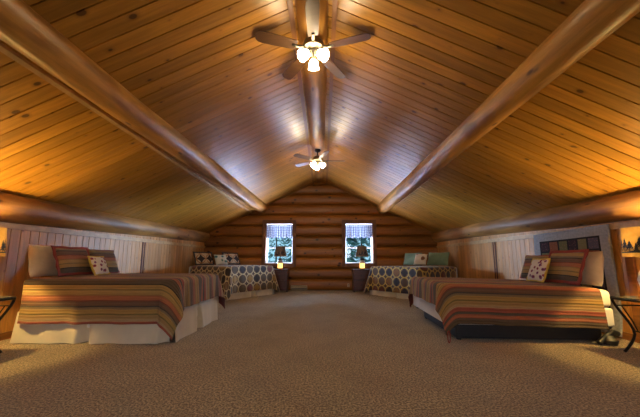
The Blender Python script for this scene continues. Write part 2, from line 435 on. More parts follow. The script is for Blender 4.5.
def log(name, pts, rs, mat, label, cat='beam', seed=0, n=28, wob=.02):
    # resample
    P = [Vector(p) for p in pts]; N = 60; path = []; rad = []
    for i in range(N + 1):
        t = i / N * (len(P) - 1); k = min(int(t), len(P) - 2); f = t - k
        q = P[k].lerp(P[k + 1], f); r = rs[k] * (1 - f) + rs[k + 1] * f
        path.append(q); rad.append(r)
    b = MB(); vs = []; fs = []
    for i, (q, r) in enumerate(zip(path, rad)):
        ox = wob * nz(q.y * .35, seed, 1); oz = wob * nz(q.y * .35, seed, 5)
        for k in range(n):
            a = 2 * math.pi * k / n
            rr = r * (1 + .015 * nz(q.y * .6, math.cos(a) * 1.5 + seed, math.sin(a) * 1.5) + .02 * nz(q.y * 3, math.cos(a) * 5 + seed, math.sin(a) * 5))
            vs.append((q.x + ox + rr * math.cos(a), q.y, q.z + oz + rr * math.sin(a)))
    for j in range(N):
        for k in range(n):
            a = j * n + k; c = j * n + (k + 1) % n; fs.append((a, a + n, c + n, c))
    fs.append(tuple(range(n))); fs.append(tuple(N * n + k for k in range(n))[::-1])
    b.add(vs, fs)
    return tag(b.build(name, mat), label, cat)
log('log_beam', [(-2.25, YF - .05, 2.74), (-2.22, 3, 2.70), (-2.13, YB + .05, 2.83)], [.15, .165, .21], 'log', 'thick peeled log roof beam running lengthwise under the left ceiling slope', seed=1)
log('log_beam', [(2.03, YF - .05, 2.80), (2.02, 3, 2.77), (2.03, YB + .05, 2.79)], [.155, .17, .21], 'log', 'thick peeled log roof beam running lengthwise under the right ceiling slope', seed=9)
log('ridge_beam', [(-.11, YF - .05, 3.70), (-.12, 3, 3.72), (-.14, YB + .05, 3.885)], [.175, .18, .21], 'log', 'peeled log ridge beam at the ceiling peak with both ceiling fans hanging from it', seed=15, wob=.005)
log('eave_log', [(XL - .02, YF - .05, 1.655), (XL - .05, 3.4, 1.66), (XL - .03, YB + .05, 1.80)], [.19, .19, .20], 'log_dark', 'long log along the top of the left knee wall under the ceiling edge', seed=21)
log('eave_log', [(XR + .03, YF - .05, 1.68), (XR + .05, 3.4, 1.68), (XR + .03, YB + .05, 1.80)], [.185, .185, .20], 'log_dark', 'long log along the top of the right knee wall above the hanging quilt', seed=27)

# trims: ridge side boards, wall-top boards, strips beside the left beam
def trimbox(name, x0, x1, y0, y1, z0, z1, mat='trim'):
    b = MB(); b.box(x0, x1, y0, y1, z0, z1); return struct(b.build(name, mat, smooth=False, bevel=.004))
def slopestrip(name, xa, xb, drop, mat='trim'):
    b = MB(); vs = []
    for y in (YF, YB + .02):
        for x, d in ((xa, 0), (xb, 0), (xb, drop), (xa, drop)): vs.append((x, y, ceil_z(x) - d + .002))
    b.add(vs, [(0, 1, 2, 3), (4, 7, 6, 5), (0, 4, 5, 1), (1, 5, 6, 2), (2, 6, 7, 3), (3, 7, 4, 0)])
    return struct(b.build(name, mat, smooth=False))
slopestrip('trim_1', -.365, -.315, .022); slopestrip('trim_2', .10, .15, .022)
slopestrip('trim_3', -2.475, -2.435, .03, 'pine')
trimbox('trim_4', XL - .02, XL + .022, YF, YB, 1.40, 1.475, 'pine'); trimbox('trim_5', XR - .022, XR + .02, YF, YB, 1.40, 1.475, 'pine')
trimbox('baseboard_left', XL - .02, XL + .02, YF, YB, 0, .09); trimbox('baseboard_right', XR - .02, XR + .02, YF, YB, 0, .09)
trimbox('trim_6', XL - .01, XL + .014, 6.37, 6.405, .09, 1.40, 'gap'); trimbox('trim_7', XL - .01, XL + .014, 6.45, 6.475, .09, 1.40, 'gap')
trimbox('trim_8', XR - .014, XR + .01, 6.44, 6.475, .09, 1.40, 'gap'); trimbox('trim_9', XR - .014, XR + .01, 6.52, 6.545, .09, 1.40, 'gap')
trimbox('trim_10', XR - .03, XR + .01, 3.60, 3.70, 0, 1.40, 'trim')

def window(name, o, yw, sg):
    x0, x1, z0, z1 = o
    root = bpy.data.objects.new(name, None); COL.objects.link(root); root.location = ((x0 + x1) / 2, yw, 0); struct(root)
    def ring(nm, mat, a, ya, yb, inner, outer, bev=.004):
        b = MB(); X0, X1 = x0 - (x0 + x1) / 2, x1 - (x0 + x1) / 2
        ya, yb = sorted((ya * sg, yb * sg))
        b.box(X0 - outer, X0 + inner, ya, yb, z0 - outer, z1 + outer); b.box(X1 - inner, X1 + outer, ya, yb, z0 - outer, z1 + outer)
        b.box(X0 + inner, X1 - inner, ya, yb, z1 - inner, z1 + outer); b.box(X0 + inner, X1 - inner, ya, yb, z0 - outer, z0 + inner)
        return b.build(nm, mat, root, smooth=False, bevel=bev)
    ring('window_trim', 'trimx', 0, -.155, -.12, .0, .115)
    ring('window_jamb', 'trimx', 0, -.13, -.02, .012, .03)
    ring('window_jamb', 'vinyl', 0, -.02, .12, .02, .03)['label'] = 'white outer jamb'
    ring('window_frame', 'vinyl', 0, .08, .12, .045, .0)
    b = MB(); X0, X1 = x0 - (x0 + x1) / 2, x1 - (x0 + x1) / 2
    b.box(X0 + .04, X1 - .04, .098 * sg, .104 * sg, z0 + .04, z1 - .04) if sg > 0 else b.box(X0 + .04, X1 - .04, -.104, -.098, z0 + .04, z1 - .04)
    b.build('window_glass', 'glass', root, smooth=False)
    b = MB(); ys = sorted((.085 * sg, .118 * sg)); b.box(X0 + .04, X1 - .04, ys[0], ys[1], (z0 + z1) / 2 - .02 - .14, (z0 + z1) / 2 + .02 - .14)
    b.build('meeting_rail', 'vinyl', root, smooth=False)
    return root
window('window_1', OPEN[0], YB, 1); window('window_2', OPEN[1], YB, 1)
window('added_window_3', OPENF[0], YF, -1); window('added_window_4', OPENF[1], YF, -1)  # unseen windows added behind the camera to bring in fill light

for o, w in ((OPEN[0], 'left'), (OPEN[1], 'right')):
    cx = (o[0] + o[1]) / 2
    t = thing('curtain_valance', f'short gathered blue and white plaid valance across the {w} window', 'curtain', (cx, YB - .06, 2.17), 0, 'plaid window valances')
    b = MB(); hw = (o[1] - o[0]) / 2 - .015
    b.grid(90, 10, lambda u, v: ((u * 2 - 1) * hw, .018 * math.sin(u * 62) * (.4 + v) + .01 * nz(u * 9, v), .03 - v * (.44 + .02 * math.sin(u * 30))),
           lambda u, v: (u * 2 * hw * 1.3, v * .44))
    b.build('valance_cloth', 'plaid', t)
    b = MB(); b.tube([(-hw, 0, 0), (hw, 0, 0)], .009); b.build('curtain_rod', 'vinyl', t)

# ------------------------------------------------------------------ beds
def drape(name, mat, L, W, zt, side_near, side_far, foot, head_x=0.0, rnd=.05, flare=.10, seed=0, parent=None, amp=.018, floor=.012, corner=.26, solid=0, dome=.015, lift=0):
    """cloth over a box: x 0..L (foot at L), y -W/2 (near) .. W/2 (far). Hangs down sides and foot."""
    du = .04; b = MB()
    us = []; u = head_x
    while u < L + foot: us.append(u); u += du
    us.append(L + foot)
    vs_ = []; v = -W / 2 - side_near
    while v < W / 2 + side_far: vs_.append(v); v += du
    vs_.append(W / 2 + side_far)
    def pos(u, v, zt=zt):
        zt += lift * min(1, u / L)
        rc = .16; hw = W / 2 - rc
        ix, iy = min(u, L - rc), min(max(v, -hw), hw)
        ox, oy = u - ix, v - iy
        di = math.hypot(ox, oy); d = di - rc
        z = zt + dome * (1 - min(1, abs(2 * v / W)) ** 2) + .005 * nz(u * 3 + seed, v * 3)
        if d < 1e-6: return (u, v, z)
        nx, ny = ox / di, oy / di
        ex, ey = ix + nx * rc, iy + ny * rc
        an = math.atan2(oy, ox)
        q = math.pi / 2 * rnd
        if d < q:
            a = d / rnd; out = rnd * math.sin(a); dn = rnd * (1 - math.cos(a))
        else:
            h = d - q; fl = flare + corner * abs(math.sin(2 * an)) ** 1.5
            s_ = ex * 1.0 + ey * 1.0 + an * .5
            rip = amp * min(1, h / .3) * (math.sin(s_ * 11 + seed) + .6 * math.sin(s_ * 23 + seed * 2) + .8 * nz(s_ * 5, seed) * 2)
            out = rnd + h * fl + rip; dn = rnd + h * math.sqrt(max(0, 1 - fl * fl))
        zz = zt - dn
        if zz < floor: out += (floor - zz) * .5; zz = floor
        return (ex + nx * out, ey + ny * out, zz)
    P = []
    for v in vs_:
        for u in us: P.append(pos(u, v)); b.uv[len(P) - 1] = (u, v)
    w = len(us); F = []
    for j in range(len(vs_) - 1):
        for i in range(w - 1):
            a = j * w + i; F.append((a, a + 1, a + w + 1, a + w))
    b.v = P; b.f = F
    return b.build(name, mat, parent, solid=solid, angle=180)

def skirt(L, W, h, parent, mat='skirt', splits=(), seed=0, sides=('near', 'foot', 'far')):
    paths = {'near': ((0, -W / 2), (L, -W / 2), (0, -1)), 'foot': ((L, -W / 2), (L, W / 2), (1, 0)), 'far': ((L, W / 2), (0, W / 2), (0, 1))}
    for sd in sides:
        (x0, y0), (x1, y1), (nx, ny) = paths[sd]; ln = math.hypot(x1 - x0, y1 - y0); b = MB()
        def fn(u, v, ln=ln):
            s_ = u * ln; k = v                       # v=0 top .. 1 bottom
            off = .015 + .035 * k + .012 * k * math.sin(s_ * 13 + seed) + .02 * k * nz(s_ * 6, seed, 2)
            for sp in splits:
                off -= .11 * k * math.exp(-((u - sp) * ln / (.02 + .05 * k)) ** 2)
                off += .035 * k * math.exp(-((abs(u - sp) * ln - .09) / .05) ** 2)
            return (x0 + (x1 - x0) * u + nx * off, y0 + (y1 - y0) * u + ny * off, .008 + (h - .008) * (1 - v))
        b.grid(70, 8, fn, lambda u, v: (u * ln, v * h))
        b.build('bed_skirt', mat, parent, angle=180)

def rbox(name, mat, L, W, z0, z1, parent, r=.05, x0=0):
    b = MB(); b.box(x0, L, -W / 2, W / 2, z0, z1); o = b.build(name, mat, parent, smooth=True)
    m = o.modifiers.new('bevel', 'BEVEL'); m.width = r; m.segments = 4
    return o
def bed(label, loc, rz, L, W, zt, with_skirt=True, splits=(), seed=0):
    t = thing('bed', label, 'bed', loc, rz)
    zb = .20 if not with_skirt else .17
    zm = zb + (zt - zb) * .48
    rbox('mattress', 'white', L, W, zm, zt - .012, t, .06)
    rbox('box_spring', 'white', L, W - .01, zb, zm, t, .025)
    fr = MB()
    for y in (-W / 2 + .05, W / 2 - .05): fr.box(.03, L - .05, y - .02, y + .02, zb - .04, zb)
    for x in (.05, L / 2, L - .15): fr.box(x, x + .04, -W / 2 + .05, W / 2 - .05, zb - .045, zb - .005)
    fr.build('bed_frame', 'black', t, smooth=False)
    for x in (.12, L - .2):
        for y in (-W / 2 + .12, W / 2 - .12):
            lb = MB(); lb.lathe([(.02, zb - .04), (.02, .05), (.03, .045), (.035, .02), (.03, .0)], 12, (x, y, 0)); lb.build('leg', 'black', t)
    if not with_skirt:
        b = MB(); b.box(.10, L - .16, -W / 2 + .09, W / 2 - .09, .02, zb - .02); b.build('under_bed_shade', 'black', t, smooth=False, bevel=.01)  # solid black block put in for the deep shade under the bed
    if with_skirt: skirt(L, W, zb + .2, t, splits=splits, seed=seed)
    return t

# near left: head at the left wall, foot towards the room
bed('queen bed with cream pleated skirt nearest the camera on the left', (-3.76, 4.36, 0), 0, 1.91, 1.50, .765, splits=(.46, .97), seed=2)
q = drape('quilt', 'stripeL', 1.91, 1.50, .765, .555, .50, .40, head_x=.06, seed=3, flare=.07, amp=.014)
q.location = (-3.76, 4.36, 0); tag(q, 'striped quilt in olive, tan and rose hanging over the left bed with cream skirt', 'quilt')
# near right: head at the right wall
RB = R(-3)
bed('queen bed without a skirt showing white box spring and black frame on the right', (3.57, 4.40, 0), math.pi + RB, 2.01, 1.56, .65, with_skirt=False)
q = drape('quilt', 'stripeR', 2.01, 1.56, .655, .44, .50, .32, head_x=.17, seed=8, flare=.06, amp=.014, lift=.05, corner=.16)
q.location = (3.57, 4.40, 0); q.rotation_euler = (0, 0, math.pi + RB); tag(q, 'striped quilt in orange, tan and brown over the right bed that has no skirt', 'quilt')
b = MB(); b.tube([(1.50 + .015 * math.sin(t_), 3.585 + .0 * t_, .02 + .07 * (1 - math.cos(t_))) for t_ in [k * 2 * math.pi / 14 for k in range(15)]], .006, 6)
tag(b.build('quilt_tie', 'maroon'), 'thin red looped tie hanging at the foot corner of the right striped quilt', 'tie')
b = MB()
b.lathe([(.0, 0), (.07, .01), (.085, .06), (.05, .11), (.0, .125)], 16, (3.40, 3.60, 0), cap=False)
b.tube([(3.26, 3.58, .03), (3.36, 3.60, .09), (3.46, 3.61, .15), (3.54, 3.63, .12)], .03, 10)
tag(b.build('dust_bag', 'black'), 'black bundle on the carpet under the head of the right striped bed', 'bag')

# far beds, set across the two corners
aL = math.atan2(-.568, .823); aR = math.atan2(-.608, -.794)
def cornerbed(label, qlabel, near, far, L, zt, qm, ang, flipped, seed):
    nx, ny = near; fx, fy = far; W = math.hypot(fx - nx, fy - ny) - .12
    mx, my = (nx + fx) / 2, (ny + fy) / 2
    d = Vector((math.cos(ang), math.sin(ang)))
    Lm = L
    o = (mx - d.x * (Lm + .05), my - d.y * (Lm + .05), 0)
    bed(label, o, ang, Lm, W, zt, splits=(.5, .985), seed=seed)
    q = drape('quilt', qm, Lm, W, zt, .70, .70, .70, head_x=.22, seed=seed, flare=.05, amp=.012, floor=.05)
    q.location = o; q.rotation_euler = (0, 0, ang); tag(q, qlabel, 'quilt')
    return o, W
oL, WL = cornerbed('far bed standing across the back left corner beside the left window', 'wedding ring quilt with cream rings on the far left bed',
                   (-2.43, 7.22), (-1.42, 8.72), 1.76, .84, 'rings_cream', aL, False, 4)
oR, WR = cornerbed('far bed standing across the back right corner beside the right window', 'wedding ring quilt with gold rings on the far right bed',
                   (2.45, 7.10), (1.30, 8.58), 1.70, .82, 'rings_gold', aR, True, 6)

# ------------------------------------------------------------------ pillows (local: width x, height z, thickness y; front -y)
def pillow(name, label, w, h, t, mat, loc, rz, lean, border=None, bw=.05, group=None, roll=0, back=None, seed=0):
    """stands on its lower edge at loc; front faces local -y, then turned by rz; lean tips the top backwards"""
    hw, hh = w / 2, h / 2
    b = MB(); n = 22
    def sheet(sg, bb):
        def fn(u, v):
            x, z = (u * 2 - 1), (v * 2 - 1)
            k = (max(0, 1 - abs(x) ** 3.2) * max(0, 1 - abs(z) ** 3.2)) ** .5
            pin = 1 - .05 * (1 - abs(x * z)) * 1.0
            px = x * hw * (pin if abs(z) < 1 else 1); pz = z * hh * pin
            yy = sg * (t / 2 * k + .006 * nz(x * 3 + seed, z * 3, sg) * k)
            return (px, yy, pz)
        bb.grid(n, n, fn, lambda u, v: (u * w, v * h), flip=(sg > 0))
    sheet(-1, b)
    if not back: sheet(1, b)
    o = b.build(name, mat, angle=180); tag(o, label, 'pillow', group)
    if back:
        b2 = MB(); sheet(1, b2)
        b2.build('back_panel', back, o, angle=180)
    if border:
        b3 = MB(); N = 96
        def edge(u):
            s = (u % 1) * 4; k = int(s) % 4; f = s - int(s)
            c = [(-1, -1), (1, -1), (1, 1), (-1, 1)]; a0, a1 = c[k], c[(k + 1) % 4]
            x, z = a0[0] + (a1[0] - a0[0]) * f, a0[1] + (a1[1] - a0[1]) * f
            pin = 1 - .05 * (1 - abs(x * z))
            return x, z, pin
        def fb(u, v):
            x, z, pin = edge(u)
            e = bw * (.0 if v == 0 else v)
            ex = math.copysign(1, x) if abs(x) > .999 else x; ez = math.copysign(1, z) if abs(z) > .999 else z
            return (x * (hw * pin - .02) + ex * (e + .0), .006 * math.sin(u * 70) * v, z * (hh * pin - .02) + ez * e)
        b3.grid(N, 2, fb, close_u=True)
        b3.build('border', border, o, solid=.012, angle=180)
    up = hh + (bw * .7 if border else 0)
    Mx = Matrix.Translation(loc) @ Matrix.Rotation(rz, 4, 'Z') @ Matrix.Rotation(lean, 4, 'X') @ Matrix.Translation((0, 0, up)) @ Matrix.Rotation(roll, 4, 'Y')
    o.matrix_world = Mx
    return o
FX = math.pi / 2     # front faces +x
pillow('pillow', 'plain cream pillow at the near end of the left striped bed', .42, .42, .16, 'cream', (-3.66, 3.80, .785), FX, R(-10), seed=1)
pillow('pillow', 'large striped sham with maroon border next to the cream pillow on the left bed', .53, .37, .12, 'sham', (-3.40, 3.98, .785), FX, R(-20), border='maroon', bw=.045, seed=2)
pillow('pillow', 'striped sham behind the small floral pillow on the left striped bed', .56, .40, .14, 'sham', (-3.50, 4.66, .77), FX, R(-20), border='maroon', bw=.025, seed=3)
pillow('pillow', 'small floral pillow with yellow edge on the left striped bed', .33, .29, .10, 'floral', (-3.26, 4.26, .77), FX + R(6), R(-24), border='yellow', bw=.025, back='yellow', seed=4)
FN = -math.pi / 2    # front faces -x
pillow('pillow', 'plain cream pillow under the hanging quilt on the right striped bed', .44, .44, .16, 'cream', (3.44, 3.86, .675), FN, R(-8), seed=5)
pillow('pillow', 'large striped sham with rust border leaning on the cream pillow of the right bed', .56, .42, .13, 'sham', (3.20, 3.98, .68), FN, R(-20), border='maroon', bw=.05, seed=6)
pillow('pillow', 'striped sham farthest from the lamp on the right striped bed', .54, .40, .14, 'sham', (3.34, 4.70, .68), FN, R(-20), border='maroon', bw=.025, seed=7)
pillow('pillow', 'small floral pillow with yellow side between the two shams of the right bed', .38, .34, .11, 'floral', (3.08, 4.28, .675), FN - R(6), R(-20), border='yellow', bw=.03, back='yellow', seed=8)
def onbed(o, ang, x, y, z):
    c, s = math.cos(ang), math.sin(ang); return (o[0] + c * x - s * y, o[1] + s * x + c * y, z)
fL = aL + math.pi / 2; fR = aR + math.pi / 2
pillow('pillow', 'star patchwork sham with dark border at the wall end of the far left bed', .56, .36, .14, 'star', onbed(oL, aL, .30, -.50, .85), fL, R(-24), border='darkcloth', seed=9)
pillow('pillow', 'pale pillow with teal leaf print in the middle of the far left bed', .42, .34, .12, 'leafprint', onbed(oL, aL, .44, -.02, .86), fL, R(-26), seed=10)
pillow('pillow', 'star patchwork sham nearest the window on the far left bed', .56, .36, .14, 'star', onbed(oL, aL, .30, .48, .85), fL, R(-24), border='darkcloth', seed=11)
pillow('pillow', 'sage green pillow nearest the window on the far right bed', .62, .40, .15, 'green', onbed(oR, aR, .30, -.45, .83), fR, R(-20), seed=12, border='green', bw=.02)
pillow('pillow', 'cream pillow with rust print between the green pillows of the far right bed', .42, .36, .12, 'rustprint', onbed(oR, aR, .46, -.05, .86), fR, R(-24), seed=13)
pillow('pillow', 'sage green pillow nearest the right wall on the far right bed', .66, .40, .15, 'green', onbed(oR, aR, .30, .42, .83), fR, R(-20), seed=14, border='green', bw=.02)

# ------------------------------------------------------------------ quilt hung on the right wall
b = MB()
b.grid(40, 40, lambda u, v: (XR - .045 - .012 * math.sin(u * 9 + v * 3) - .05 * max(0, v - .5) * math.sin(u * 7 + 1) - .06 * max(0, v - .7), 5.19 - u * 1.37 + .05 * max(0, v - .35) * math.sin(v * 6) , 1.475 - .03 * (1 - u) - v * (1.44 - .03 * (1 - u))),
       lambda u, v: (u * 1.37, v * 1.45))
t = b.build('hanging_quilt', 'hanging', solid=.012, angle=180); tag(t, 'grey bordered patchwork quilt hung on the wall behind the right bed', 'quilt')

# ------------------------------------------------------------------ lamps
def tree_print(parent, r0, r1, z0, z1, n, mat, seed, hmax=.5):
    rnd = random.Random(seed); b = MB()
    for k in range(n):
        a = 2 * math.pi * (k + rnd.uniform(-.3, .3)) / n; hgt = (z1 - z0) * hmax * rnd.uniform(.55, 1); w = .1 * hgt / r0 * rnd.uniform(1.2, 2.0)
        zb = z0 + (z1 - z0) * .17
        def P(da, z):
            rr = r0 + (r1 - r0) * (z - z0) / (z1 - z0) + .0025; return (rr * math.cos(a + da), rr * math.sin(a + da), z)
        for q in range(4):
            zz = zb + hgt * (.08 + .22 * q); ww = w * (1 - q * .22) * 2.2
            b.add([P(-ww, zz), P(ww, zz), P(0, min(zz + hgt * .38, zb + hgt))], [(0, 1, 2)])
        b.add([P(-w * .2, zb - .01), P(w * .2, zb - .01), P(w * .2, zb + hgt * .3), P(-w * .2, zb + hgt * .3)], [(0, 1, 2, 3)])
    m = 48
    def G(u, v):
        a = u * 2 * math.pi; z = z0 + (z1 - z0) * (.12 + .06 * v + .02 * math.sin(a * 5 + seed) * v)
        rr = r0 + (r1 - r0) * (z - z0) / (z1 - z0) + .002; return (rr * math.cos(a), rr * math.sin(a), z)
    b.grid(m, 1, G, close_u=True)
    return b.build('tree_print', mat, parent, smooth=False)
def near_lamp(label, loc):
    t = thing('table_lamp', label, 'lamp', loc)
    b = MB(); b.lathe([(.075, 0), (.08, .015), (.06, .03), (.085, .10), (.10, .18), (.085, .26), (.045, .33), (.03, .36)], 28); b.build('base', 'ceramic', t)
    b = MB(); b.tube([(0, 0, .35), (0, 0, .74)], .006); b.tube([(-.06, 0, .46), (-.075, 0, .58), (0, 0, .70)], .003); b.tube([(.06, 0, .46), (.075, 0, .58), (0, 0, .70)], .003); b.tube([(-.17, 0, .72), (.17, 0, .72)], .003, 6); b.build('harp', 'brass', t)
    b = MB(); b.lathe([(.005, 0), (.012, .01), (.008, .03), (.002, .04)], 12, (0, 0, .735)); b.build('finial', 'brass', t)
    b = MB(); b.lathe([(.012, .48), (.015, .52), (.03, .57), (.026, .62), (.005, .645)], 16); b.build('bulb', 'bulb', t)
    r0, r1, z0, z1 = .19, .172, .435, .75
    b = MB(); b.grid(48, 4, lambda u, v: ((r0 + (r1 - r0) * v) * math.cos(u * 2 * math.pi), (r0 + (r1 - r0) * v) * math.sin(u * 2 * math.pi), z0 + (z1 - z0) * v), close_u=True)
    sh = b.build('lamp_shade', 'shade_near', t); tree_print(sh, r0, r1, z0, z1, 22, 'black', 3)
    return t
def far_lamp(label, loc):
    t = thing('table_lamp', label, 'lamp', loc)
    b = MB(); b.lathe([(.085, 0), (.09, .01), (.085, .03)], 24); b.build('base', 'darkbronze', t)
    b = MB(); b.lathe([(.075, .03), (.082, .05), (.08, .19)], 24, cap=False); b.build('jar', 'jarlight', t)['label'] = 'lit amber lower half of the jar'
    b = MB(); b.lathe([(.08, .19), (.08, .25), (.062, .29)], 24, cap=False); b.build('jar', 'ceramic', t)
    b = MB(); b.lathe([(.062, .29), (.072, .295), (.072, .34), (.03, .35), (.012, .36), (.012, .42)], 24); b.build('jar_lid', 'darkbronze', t)
    r0, r1, z0, z1 = .205, .14, .405, .735
    b = MB(); b.grid(48, 4, lambda u, v: ((r0 + (r1 - r0) * v) * math.cos(u * 2 * math.pi), (r0 + (r1 - r0) * v) * math.sin(u * 2 * math.pi), z0 + (z1 - z0) * v), close_u=True)
    sh = b.build('lamp_shade', 'shade_far', t); tree_print(sh, r0, r1, z0, z1, 14, 'black', 5, .45)
    b = MB(); b.tube([(0, 0, .42), (0, 0, .78)], .005); b.tube([(-.135, 0, .73), (.135, 0, .73)], .003); b.lathe([(.005, .77), (.012, .785), (.004, .81)], 12); b.build('harp', 'darkbronze', t)
    return t
def light(name, typ, loc, energy, col, size=.05, rot=None, **kw):
    l = bpy.data.lights.new(name, typ); l.energy = energy; l.color = col
    if typ == 'POINT': l.shadow_soft_size = size
    if typ == 'AREA': l.size = size
    for k, v in kw.items(): setattr(l, k, v)
    o = bpy.data.objects.new(name, l); COL.objects.link(o); o.location = loc
    if rot: o.rotation_euler = rot
    return o
WARM = (1.0, .69, .22)
# nightstands
def nightstand(label, loc):
    t = thing('nightstand', label, 'nightstand', loc)
    b = MB(); b.box(-.25, .25, -.20, .20, .05, .68); b.box(-.25, -.21, -.2, .2, 0, .05); b.box(.21, .25, -.2, .2, 0, .05); b.build('body', 'cherry', t, smooth=False, bevel=.006)
    b = MB(); b.box(-.27, .27, -.22, .21, .68, .71); b.build('tabletop', 'cherry', t, smooth=False, bevel=.008)
    for z0, z1 in ((.09, .36), (.39, .65)):
        b = MB(); b.box(-.21, .21, -.218, -.198, z0, z1); d = b.build('drawer', 'cherry', t, smooth=False, bevel=.005)
        b = MB(); b.lathe([(.008, 0), (.008, .015), (.016, .02), (.014, .032), (.0, .036)], 12, mat=Matrix.Translation((0, -.216, (z0 + z1) / 2)) @ Matrix.Rotation(R(90), 4, 'X')); b.build('knob', 'darkbronze', d)
    return t
nightstand('dark cherry nightstand under the left window carrying a lamp', (-1.385, 9.38, 0)); nightstand('dark cherry nightstand under the right window carrying a lamp', (1.20, 9.38, 0))
far_lamp('jar based table lamp with tree shade in front of the left window', (-1.40, 9.38, .71)); far_lamp('jar based table lamp with tree shade in front of the right window', (1.26, 9.38, .71))
light('jar_light', 'POINT', (-1.40, 9.38, .80), 1.2, WARM, .02); light('jar_light', 'POINT', (1.26, 9.38, .80), 1.2, WARM, .02)

# iron side tables
def iron_table(label, loc, w, d):
    t = thing('side_table', label, 'side table', loc); h = .60; hw, hd = w / 2, d / 2
    b = MB()
    c = [(-hw, -hd, h - .02), (hw, -hd, h - .02), (hw, hd, h - .02), (-hw, hd, h - .02)]
    for k in range(4): b.tube([c[k], c[(k + 1) % 4]], .013, 8)
    b.build('top_frame', 'iron', t)
    b = MB(); b.box(-hw - .005, hw + .005, -hd - .005, hd + .005, h - .007, h + .003); b.build('tabletop', 'smoke', t, smooth=False)
    for sx in (-1, 1):
        for sy in (-1, 1):
            pts = []
            for k in range(13):
                f = k / 12; z = (h - .02) * (1 - f)
                # bows inwards to a waist low down and kicks out again at the foot
                inn = .16 * math.sin(min(1, f / .75) * math.pi / 2) ** 1.6 if f < .66 else .15 - .10 * ((f - .66) / .34) ** 1.5
                pts.append((sx * (hw - inn), sy * (hd - inn * .35), z + .012))
            b = MB(); b.tube(pts, .013, 8); b.build('leg', 'iron', t)
    for sy in (-1, 1):
        b = MB(); b.tube([(-hw + .02, sy * hd, h - .10), (hw - .02, sy * hd, h - .10)], .007, 6)
        for sx in (-1, 1): b.tube([(sx * (hw - .10), sy * hd, h - .10), (sx * (hw - .17), sy * (hd - .02), h - .25), (sx * (hw - .19), sy * (hd - .05), h - .36)], .006, 6)
        b.build('scroll_brace', 'iron', t)
    b = MB(); b.tube([(-hw + .14, 0, .24), (hw - .14, 0, .24)], .008, 6)
    b.tube([(-hw + .15, -hd + .05, .24), (-hw + .15, hd - .05, .24)], .008, 6); b.tube([(hw - .15, -hd + .05, .24), (hw - .15, hd - .05, .24)], .008, 6); b.build('stretcher', 'iron', t)
    return t
iron_table('black wrought iron side table left of the bed with cream skirt', (-3.69, 3.0, 0), .56, .42); iron_table('black wrought iron side table beside the hanging quilt and right bed', (3.50, 3.11, 0), .56, .42)
near_lamp('lit amber lamp with tree silhouettes on the left iron side table', (-3.69, 3.05, .604)); near_lamp('lit amber lamp with tree silhouettes on the right iron side table', (3.50, 3.15, .604))
light('lamp_light', 'POINT', (-3.69, 3.05, 1.22), 130, WARM, .04); light('lamp_light', 'POINT', (3.50, 3.15, 1.22), 130, WARM, .04)

# ------------------------------------------------------------------ ceiling fans
def fan(label, loc, rot, drop, mets, group=None, R0=.66):
    m1, m2 = mets
    t = thing('ceiling_fan', label, 'ceiling fan', loc, 0)
    b = MB(); b.lathe([(.0, 0), (.065, 0), (.075, -.03), (.06, -.06), (.02, -.075)], 28, cap=False); b.build('canopy', m2, t)
    if drop > .09:
        b = MB(); b.tube([(0, 0, -.06), (0, 0, -drop)], .013, 12); b.build('downrod', m2, t)
    b = MB(); b.lathe([(.02, -drop + .03), (.07, -drop + .02), (.115, -drop - .01), (.13, -drop - .05), (.12, -drop - .09), (.07, -drop - .11), (.0, -drop - .11)], 36, cap=False)
    b.build('motor_housing', m1, t)
    zb = -drop - .085
    for k in range(5):
        a = rot + k * 2 * math.pi / 5
        Mx = Matrix.Rotation(a, 4, 'Z')
        bb = MB(); tilt = Matrix.Rotation(R(12), 4, 'X')
        prof = [(.20, .055), (.30, .062), (.45, .068), (.58, .07), (.63, .062), (.655, .04), (.66, .0)]
        pts = [(x, w) for x, w in prof] + [(x, -w) for x, w in prof[::-1][1:]]
        vs = [Mx @ (Matrix.Translation((0, 0, zb)) @ (tilt @ Vector((x, w, dz)))) for dz in (-.004, .004) for x, w in pts]
        n = len(pts); fs = [tuple(range(n))[::-1], tuple(range(n, 2 * n))] + [(i, (i + 1) % n, n + (i + 1) % n, n + i) for i in range(n)]
        bb.add(vs, fs); bl = bb.build('blade', 'blade', t, smooth=False)
        bk = MB(); bk.tube([Mx @ Vector((.10, 0, zb + .01)), Mx @ Vector((.17, 0, zb - .012)), Mx @ Vector((.24, 0, zb - .008))], [.014, .02, .016], 8); bk.build('blade_bracket', m1, bl)
    b = MB(); b.lathe([(.0, -drop - .11), (.05, -drop - .11), (.06, -drop - .13), (.04, -drop - .17), (.015, -drop - .20), (.0, -drop - .205)], 24, cap=False); b.build('light_fitter', m1, t)
    for k in range(3):
        a = math.pi / 2 + k * 2 * math.pi / 3 + (0 if drop < .1 else .2)
        Mx = Matrix.Rotation(a, 4, 'Z') @ Matrix.Translation((.045, 0, -drop - .145)) @ Matrix.Rotation(R(-52), 4, 'Y')
        b = MB(); b.lathe([(.022, .01), (.022, -.03), (.03, -.035)], 16, mat=Mx); b.build('lamp_holder', m1, t)
        b = MB(); b.lathe([(.028, -.03), (.045, -.045), (.056, -.075), (.056, -.10), (.062, -.125), (.068, -.135)], 24, mat=Mx, cap=False)
        b.build('lamp_shade', 'shade_fan', t)
    b = MB(); b.tube([(.02, -.02, -drop - .19), (.021, -.02, -drop - .33)], .0025, 6); ch = b.build('pull_chain', 'brass', t)
    b = MB(); b.lathe([(.003, .02), (.008, .0), (.006, -.02), (.0, -.024)], 10, (.021, -.02, -drop - .34)); b.build('pull_knob', 'brass', ch)
    return t
fan('brass ceiling fan close to the ridge beam nearest the camera with three lit shades', (-.11, 3.02, 3.55), R(199), .04, ('bronze', 'bronze'))
fan('dark ceiling fan on a short rod farther back near the log gable wall', (-.13, 6.55, 3.625), R(2), .20, ('bronze', 'darkbronze'))
